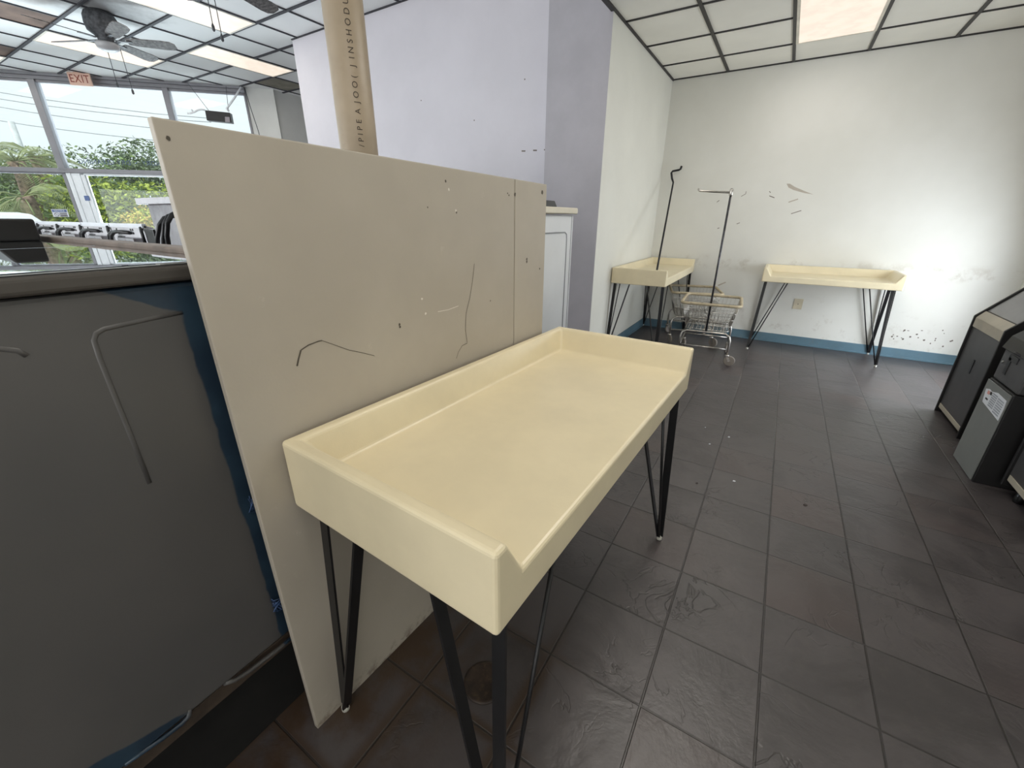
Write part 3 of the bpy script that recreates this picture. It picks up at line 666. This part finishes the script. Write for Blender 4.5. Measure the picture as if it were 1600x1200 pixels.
b = mb(steel_old); b.box(-.06, .25, -.06, .02, .80, 1.055); bx_ = b.build('inlet_box', None, proto, .004)
b = mb(rust_dk); b.box(-.03, .22, -.064, -.06, .97, 1.035); b.build('corroded_plate', None, bx_)
b = mb(black_pl); b.box(-.20, -.08, -.012, .02, 1.0, 1.06); b.build('recess', None, con)
for q in (0, .05):
    hose([(-.24+q, -.05, .72), (-.245+q, -.06, .95), (-.24+q, -.06, 1.02), (-.215+q, -.06, 1.065), (-.17+q, -.05, 1.09), (-.10+q, -.04, 1.098), (.10, -.02, 1.09)], .013).build('hose', None, proto)
b = mb(hose_m); b.tube([(.30, -.01, 1.13), (.325, -.02, 1.10), (.33, -.02, 1.02)], .012, 6); b.build('clip', None, proto)
def clone(o, parent=None):
    c = o.copy(); C.objects.link(c)
    if parent is not None: c.parent = parent
    for ch in [x for x in o.children]: clone(ch, c)
    return c
wl = ['washer back with black hoses, farthest left of the row under the window', 'washer back with black hoses, second from the left under the window', 'washer back with black hoses, middle of the row under the window',
      'washer back with black hoses, fourth from the left under the window', 'washer back with black hoses, next to the tall grey washer']
for i in range(5):
    o = proto if i == 0 else clone(proto)
    o.location = (-6.68-.33+.66*i, YB, .2); o['label'] = wl[i]
t = thing('washing_machine', 'tall grey washer with three looping black hoses beside the partition board', 'washing machine', (-3.42, YB, .2))
b = mb(steel_old); b.box(-.44, .5, 0, .8, 0, 1.285); b.build('cabinet', None, t, .006)
b = mb(grey_en); b.box(-.48, .5, -.05, .85, 1.285, 1.325); b.build('top', None, t, .004)
b = mb(black_pl); b.box(-.60, -.45, -.01, .3, .75, 1.12); b.build('dark_gap_block', None, t, .004)  # black block standing in for the dark gap beside the washer
b = mb(rust_dk); b.box(.12, .46, -.01, .0, .88, 1.2); b.build('rear_panel', None, t); b = mb(steel_old); b.box(.05, .5, -.08, .0, .90, .93); b.build('valve_shelf', None, t)
tl = Vector(t.location)
for q in (((247, 402), (246, 372), (249, 352), (257, 341), (268, 337.5), (300, 339)), ((258, 402), (255.5, 372), (257, 350), (263, 338), (272, 335), (300, 337)), ((267, 402), (261, 368), (262, 348), (268, 336), (278, 330.5), (300, 329))):
    ys = (1.12, 1.10, 1.10, 1.13, 1.18, 1.34)
    hose([ony(u, v, y)-tl for (u, v), y in zip(q, ys)], .0125).build('hose', None, t)
hose([ony(u, v, .62)-tl for u, v in ((246, 398), (256, 392.5), (270, 389), (285, 389.5), (310, 392))], .009).build('hose', None, t)
# second island: pale machine beyond the boards, seen from its end
WX2 = -.955; y1 = 2.165
tag(mb(concrete_dk).box(-3.4, WX2-.05, 1.36+.0, y1-.03, 0, .2).build('plinth') if False else mb(concrete_dk).box(-1.75, WX2-.05, 1.55, y1-.03, 0, .3).build('plinth'), 'dark plinth under the pale machine past the boards', 'plinth')
t = thing('dryer', 'pale washer or dryer standing past the far end of the narrow board', 'dryer', (WX2-.35, 1.85, .3)); a = -t.location
b = mb(white_en); b.hexa([Vector(q)+a for q in ((WX2-.68, 1.52, .3), (WX2, 1.52, .3), (WX2, y1-.02, .3), (WX2-.68, y1-.02, .3), (WX2-.68, 1.52, 1.425), (WX2, 1.52, 1.425), (WX2, y1-.02, 1.425), (WX2-.68, y1-.02, 1.425))]); b.build('cabinet', None, t, .006)
b = mb(cream_lid); b.box(WX2-.69+a.x, WX2+.012+a.x, 1.51+a.y, y1+.005+a.y, 1.43+a.z, 1.46+a.z); b.build('lid', None, t, .006, 3)
b = mb(M('pale_seam', (150, 154, 162), .4)); q = Vector((WX2+.0015, 0, 0))
pts = [Vector((WX2+.001, y, z))+a for y, z in ((1.55, 1.345), (y1-.12, 1.345), (y1-.10, 1.335), (y1-.095, 1.31), (y1-.095, .45))]; b.tube(pts, .0028, 6)
b.box(WX2+a.x, WX2+.002+a.x, y1-.045+a.y, y1-.041+a.y, .3+a.z, 1.42+a.z); b.build('stamped_seam', None, t)
b = mb(black_pl); b.prism([Vector(q)+a for q in ((WX2-.07, 1.6, 1.46), (WX2-.07, 2.095, 1.46), (WX2-.07, 2.06, 1.492), (WX2-.07, 1.6, 1.492))], (-.2, 0, 0)); b.build('console', None, t, .004)

# ------------------------------------------------------------------ dark cabinets at right
def cabinet(label, loc, wide):
    t = thing('game_cabinet', label, 'cabinet', loc, 0, 'low dark cabinets along the right wall')
    prof = [(0, .035), (0, .755), (.19, .985), (.42, 1.20), (.60, 1.20), (.60, .035)]
    b = mb(cab_face); b.prism([(x, .018, z) for x, z in prof], (0, wide-.036, 0)); b.build('body', None, t)
    for y in (0, wide-.018):
        b = mb(cab_blk); o = .014; b.prism([(x, y, z) for x, z in ((-o, .0), (-o, .765), (.185, 1.003), (.41, 1.22), (.61, 1.22), (.61, .0))], (0, .018, 0)); b.build('side_panel', None, t, .004)
    b = mb(beige_st); b.box(-.008, 0, .03, wide-.03, .69, .757); b.prism([(-.008, .03, .757), (.0, .03, .755), (.036, .03, .80), (.028, .03, .807)], (0, wide-.06, 0)); b.build('upper_strip', None, t, .003)
    b = mb(beige_st); b.box(-.006, 0, .03, wide-.03, .04, .075); b.build('lower_strip', None, t, .003)
    b = mb(smoke_gl); b.prism([(.038, .03, .809), (.19, .03, .993), (.40, .03, 1.19), (.40, .03, 1.184), (.19, .03, .985), (.038, .03, .801)], (0, wide-.06, 0)); b.build('top_panel', None, t)
    b = mb(black_pl); b.box(-.004, .0, wide/2-.012, wide/2+.012, .40, .50); b.build('slot', None, t)
    return t
cabinet('dark cabinet nearest the back wall, with beige strips and a sloping top', (1.305, 3.79, 0), .555)
cabinet('dark cabinet at the right edge, nearest the viewer past the grey pedestal', (1.30, 2.42, .055), .66)
for x in (.04, .5):
    for y in (.06, .60): pass
cc = [o for o in C.objects if o.name.startswith('game_cabinet')][-1]
for x in (.05, .55):
    for y in (.08, .58): mb(black_pl).lathe([(.02, -.055), (.022, -.03), (.014, .04)], (x, y, 0), 12).build('foot', None, cc)
t = thing('control_pedestal', 'grey steel pedestal with a white label, between the two dark cabinets', 'pedestal', (1.2, 3.135, 0))
b = mb(cab_blk); b.box(.006, .40, .0, .33, 0, .545); b.build('body', None, t, .004)
b = mb(cab_grey); b.box(0, .006, .012, .33, .004, .535); b.build('front_plate', None, t, .002)
b = mb(cab_face); b.prism([(.012, .0, .548), (.012, .0, .74), (.03, .0, .80), (.08, .0, .85), (.16, .0, .875), (.40, .0, .90), (.40, .0, .548)], (0, .33, 0)); b.build('hood', None, t, .01)
b = mb(black_pl); b.box(.008, .013, .20, .235, .60, .70); b.box(.008, .013, .13, .235, .68, .715); b.build('slot', None, t, .002)
mb(chrome).lathe([(.006, .0), (.007, .006)], (0.006, .285, .655), 10, 'x').build('button', None, t)
mb(dark_pole).tube([(.008, .19, .735), (-.010, .15, .74), (.006, .09, .735)], .007, 8).build('lever', None, t)
b = mb(cab_blk); b.prism([(-.004, -.002, .73), (.016, -.002, .80), (.07, -.002, .858), (.16, -.002, .885), (.40, -.002, .912), (.40, -.002, .89), (.17, -.002, .86), (.085, -.002, .83), (.04, -.002, .78), (.02, -.002, .72)], (0, .335, 0)); b.build('arched_trim', None, t, .003)
b = mb(paper); b.prism([(-.0012, y, z) for y, z in ((.275, .405), (.30, .48), (.255, .492), (.22, .488), (.15, .505), (.03, .50), (.02, .46), (.02, .385))], (.0013, 0, 0)); lb = b.build('label_sheet', None, t)
b = mb(ink_p); b.box(-.0016, -.0010, .235, .265, .462, .482); b.build('pink_mark', None, lb); b = mb(ink_k); b.box(-.0016, -.0010, .205, .232, .468, .486); b.box(-.0016, -.0010, .225, .258, .43, .440); b.build('black_marks', None, lb)
b = mb(ink_g)
for k in range(7): b.box(-.0016, -.0010, .04, .12, .40+.013*k, .408+.013*k); b.box(-.0016, -.0010, .13, .20, .41+.012*k, .418+.012*k)
b.build('print_lines', None, lb)

# ------------------------------------------------------------------ floor bits
q = onz(757, 1066, 0); b = mb(M('old_drain_lid', (54, 42, 34), .6, var=.3, scale=18, dirt=(90, 70, 50))); b.lathe([(.068, .0), (.068, .003), (.062, .005), (.0581, .005), (.056, .004), (.02, .004)], (q.x, q.y, 0), 32)
tag(b.build('drain_cover'), 'round brown drain cover set in the floor under the foreground table', 'drain cover')
for i, (u, v, r, lab) in enumerate(((1139, 683, .008, 'white paper scrap on the tiles, larger of the scattered bits'), (1109, 694, .007, 'white paper scrap left of the larger one'), (1102, 668, .005, 'tiny white scrap farthest back on the tiles'), (1147, 752, .010, 'pale curled scrap in the middle of a tile'))):
    p = onz(u, v, 0); b = mb(paper); b.prism([(r*math.cos(x)*random.uniform(.6, 1.2), r*math.sin(x)*random.uniform(.6, 1.2), .0) for x in (0, 1.2, 2.3, 3.6, 4.9)], (.001, 0, .003)); tag(b.build('paper_scrap', loc=(p.x, p.y, 0)), lab, 'scrap')
for u, v, r, lab in ((1257, 789, .012, 'dark crumpled leaf bit in the middle of the tiles'), (1088, 755, .008, 'small dark bit near the table leg')):
    p = onz(u, v, 0); b = mb(rust_dk); b.prism([(r*math.cos(x)*random.uniform(.5, 1.2), r*math.sin(x)*random.uniform(.5, 1.2), 0) for x in (0, 1.2, 2.3, 3.6, 4.9)], (.002, 0, .004)); tag(b.build('leaf_bit', loc=(p.x, p.y, 0)), lab, 'debris')

# ------------------------------------------------------------------ outdoors
def wpt(u, v, dist):                       # a point out along a sight line at the given ground distance
    d = ray(u, v); k = dist/math.hypot(d.x, d.y); return CAM+d*k
def tree(label, u, v_top, dist, rad, m, leaf=.16, n=2600, m2=None):
    top = wpt(u, v_top, dist); H = top.z+.2
    t = thing('tree', label, 'tree', (top.x, top.y, -.2), 0, 'trees across the street')
    b = mb(bark); b.tube([(0, 0, 0), (.06, .05, H*.35), (-.05, .1, H*.7)], [.14, .11, .05], 8); b.build('trunk', None, t)
    b = mb(m)
    if m2: b.use(m2); b.use(m)
    blobs = [(Vector((random.uniform(-1, 1)*rad*.75, random.uniform(-1, 1)*rad*.6, random.uniform(.18, .82)*H)), random.uniform(.45, .75)*rad*.7) for _ in range(9)]+[(Vector((0, 0, H-.45*rad)), rad*.45)]
    for _ in range(n):
        c, r = random.choice(blobs); w = Vector((random.gauss(0, 1), random.gauss(0, 1), random.gauss(0, 1))).normalized()*r*random.uniform(.6, 1)
        p = c+w; p.z = min(max(p.z, .1), H); ax = Vector((random.gauss(0, 1), random.gauss(0, 1), random.gauss(0, .6)-.3)).normalized(); s = ax.cross(Vector((random.gauss(0, 1), random.gauss(0, 1), random.gauss(0, 1)))).normalized()
        L = leaf*random.uniform(.7, 1.4); b.mi = (1 if (m2 and random.random() < .35 and len(b.mats) > 1) else 0)
        b.poly([p, p+ax*L*.5+s*L*.2, p+ax*L, p+ax*L*.5-s*L*.2])
    b.build('foliage', None, t)
trees = [('bushy yellow-green tree behind the upper middle pane, tallest of the row', 180, 214, 27, 2.6, leaf_c, leaf_a), ('grey-green tree to the right, partly behind the board corner', 250, 226, 28, 2.4, leaf_c, leaf_a),
         ('grey-green tree left of the post between the panes', 105, 222, 29, 2.6, leaf_a, leaf_c), ('bright yellow-green shrub in the lower middle window', 175, 282, 21, 2.2, leaf_b, leaf_a),
         ('bright yellow-green shrub next to the tall grey washer', 245, 284, 22, 2.2, leaf_b, leaf_a), ('golden shrub low beside the tall grey washer', 222, 318, 19, .7, leaf_y, leaf_b), ('dark green bush seen through the open glass door', 88, 285, 24, 1.7, leaf_a, leaf_c),
         ('grey-green tree behind the palms at the far left edge', -5, 228, 31, 2.6, leaf_a, leaf_c), ('leafy tree between the palms, left of the window post', 55, 226, 32, 2.4, leaf_c, leaf_a),
         ('dark bush low behind the white car', 20, 288, 26, 2.2, leaf_a, leaf_c),
         ('shaggy olive shrub low at the foot of the post', 140, 300, 23, 1.4, leaf_a, leaf_b)]
for lab, u, v, dist, rad, m, m2 in trees: tree(lab, u, v, dist, rad, m, .17 if rad > 1 else .10, 6500 if rad > 1 else 1600, m2)
def palm(label, u, v, dist, nf, fl):
    top = wpt(u, v, dist); H = top.z+.2
    t = thing('palm_tree', label, 'palm tree', (top.x, top.y, -.2), 0)
    b = mb(palm_bark); b.tube([(0, 0, 0), (.05, 0, H*.4), (0, .05, H*.8), (0, 0, H-.3)], [.26, .22, .2, .22], 12); b.build('trunk', None, t)
    for i in range(nf):
        a = 2*PI*i/nf+random.uniform(-.2, .2); el = random.uniform(-.5, 1.2); d = Vector((math.cos(a), math.sin(a), 0)); b = mb(palm_l); s = Vector((-d.y, d.x, 0))
        spine = [Vector((0, 0, H-.3))+d*(fl*q*math.cos(el*.6))+Vector((0, 0, fl*(math.sin(el)*q-.75*q*q))) for q in (0, .25, .5, .75, 1)]
        b.tube(spine[:3], .02, 5)
        for k in range(26):
            q = .3+.7*k/26; j = min(3, int(q*4)); f = q*4-j; p = spine[j].lerp(spine[j+1], f); L = fl*.42*(1-abs(q-.6))
            for sg in (-1, 1):
                e = p+s*(sg*L*.75)+d*(L*.5)+Vector((0, 0, -L*.45)); w = (e-p).cross(Vector((0, 0, 1))).normalized()*.009; b.poly([p-w, p+w, e])
        b.build('frond', None, t)
palm('sabal palm with drooping fronds at the far left, in front of the others', 18, 236, 22, 22, 1.7); palm('taller palm behind, between the left palm and the window post', 50, 232, 27, 20, 1.6); palm('squat palm low behind the white car', 30, 290, 20, 18, 1.5)
# white car
cp = wpt(-42, 331, 16.5); t = thing('car', 'white car parked outside, seen over the washers at far left', 'car', (cp.x, cp.y, -.2), math.atan2(WT.y, WT.x))
zr = cp.z+.2
b = mb(car_w); b.prism([(-2.2, -.9, .35), (-2.25, -.9, .8), (-2.15, -.9, 1.0), (-1.2, -.9, 1.08), (1.75, -.9, 1.08), (2.15, -.9, .98), (2.2, -.9, .35)], (0, 1.8, 0)); b.build('body', None, t, .05, 3)
b = mb(car_w); 
pr1 = [(-2.0, 1.06), (-1.7, zr-.03), (-1.5, zr), (.35, zr), (.6, zr-.04), (1.2, 1.06)]
b.prism([(x, -.78, z) for x, z in pr1], (0, 1.56, 0)); b.build('cabin', None, t, .04, 3)
b = mb(car_gl); 
for y in (-.79, .775): b.prism([(-1.75, y, 1.1), (-1.5, y, zr-.08), (-.42, y, zr-.06), (-.42, y, 1.1)], (0, .015, 0)); b.prism([(-.34, y, 1.1), (-.34, y, zr-.06), (.35, y, zr-.07), (.9, y, 1.1)], (0, .015, 0))
b.build('side_windows', None, t)
for x in (-1.4, 1.4):
    for y in (-.86, .68): mb(tyre).lathe([(.2, 0), (.34, .02), (.34, .16), (.2, .18)], (x, y, .34), 20, 'y').build('wheel', None, t)
# utility pole and overhead cables
pq = wpt(17, 190, 34); b = mb(pale_pole); b.tube([(pq.x, pq.y, -.2), (pq.x, pq.y, pq.z)], .12, 10); tag(b.build('utility_pole'), 'utility pole rising behind the left palm', 'pole')
far = WA+WN*20
for i, (v0, v1, lab) in enumerate(((141, 172, 'topmost power cable crossing the sky outside the windows'), (152, 178, 'second power cable from the top crossing the sky'), (164, 195, 'third power cable from the top crossing the sky'), (186, 213, 'lowest power cable, just above the trees'))):
    p, q = on(-60, v0-7, far, WN), on(330, v1+13, far, WN); m_ = (p+q)/2-Vector((0, 0, .15)); b = mb(far_wire); b.tube([p, p.lerp(m_, .5)-Vector((0, 0, .05)), m_, m_.lerp(q, .5)-Vector((0, 0, .05)), q], .016, 6); tag(b.build('power_cable'), lab, 'cable')

# ------------------------------------------------------------------ light
w = bpy.data.worlds.new('sky'); bpy.context.scene.world = w; w.use_nodes = True; nt = w.node_tree; bg = nt.nodes['Background']
tc = nt.nodes.new('ShaderNodeTexCoord'); mp = nt.nodes.new('ShaderNodeMapping'); mp.inputs['Scale'].default_value = (1, 1, 3.5); no = nt.nodes.new('ShaderNodeTexNoise'); no.inputs['Scale'].default_value = 2.2; no.inputs['Detail'].default_value = 5
cr = nt.nodes.new('ShaderNodeValToRGB'); cr.color_ramp.elements[0].position = .2; cr.color_ramp.elements[1].position = .75; cr.color_ramp.elements[0].color = (.84, .94, 1, 1); cr.color_ramp.elements[1].color = (1, 1, 1, 1)
nt.links.new(tc.outputs['Generated'], mp.inputs[0]); nt.links.new(mp.outputs[0], no.inputs['Vector']); nt.links.new(no.outputs['Fac'], cr.inputs[0]); nt.links.new(cr.outputs[0], bg.inputs[0]); bg.inputs[1].default_value = 1.12
sd = bpy.data.lights.new('sun', 'SUN'); sd.energy = 3.6; sd.angle = .02; sd.color = (1, .96, .88); so = bpy.data.objects.new('sun', sd); C.objects.link(so)
so.rotation_euler = Vector((-.03, .62, -.78)).to_track_quat('-Z', 'Y').to_euler()
def daylight(loc, direction, sx, sy, e, col=(.86, .93, 1)):
    ld = bpy.data.lights.new('daylight', 'AREA'); ld.shape = 'RECTANGLE'; ld.size = sx; ld.size_y = sy; ld.energy = e; ld.color = col
    lo = bpy.data.objects.new('daylight', ld); C.objects.link(lo); lo.location = loc; lo.rotation_euler = Vector(direction).to_track_quat('-Z', 'Y').to_euler()
daylight((RX+.12, 4.87, .85), (-.94, -.06, -.33), .9, 1.5, 54)  # unseen lamp in the added doorway, standing in for outdoor light
daylight(ws(0, 2.85, .5), -WN, 7.0, 1.2, 75)
daylight(ws(-1, .85, .45), -WN+Vector((0, 0, 1.5)), 9.0, .8, 800)   # unseen lamp added outside the windows to brighten the left ceiling
daylight((-5.5, FY-.35, 1.3), (0, 1, .6), 6.0, 2.0, 250, (.95, .97, 1))            # unseen lamp at the storefront opening added behind the viewer
daylight((.3, FY-.35, 1.0), (0, 1, .8), 2.6, 1.4, 40, (1, .98, .96))  # second unseen lamp added behind the viewer, for the right room
vs = bpy.context.scene.view_settings; vs.view_transform = 'Standard'; vs.look = 'None'; vs.gamma = 1; vs.use_curve_mapping = False; vs.exposure = 0.0
bpy.context.scene.cycles.max_bounces = 10
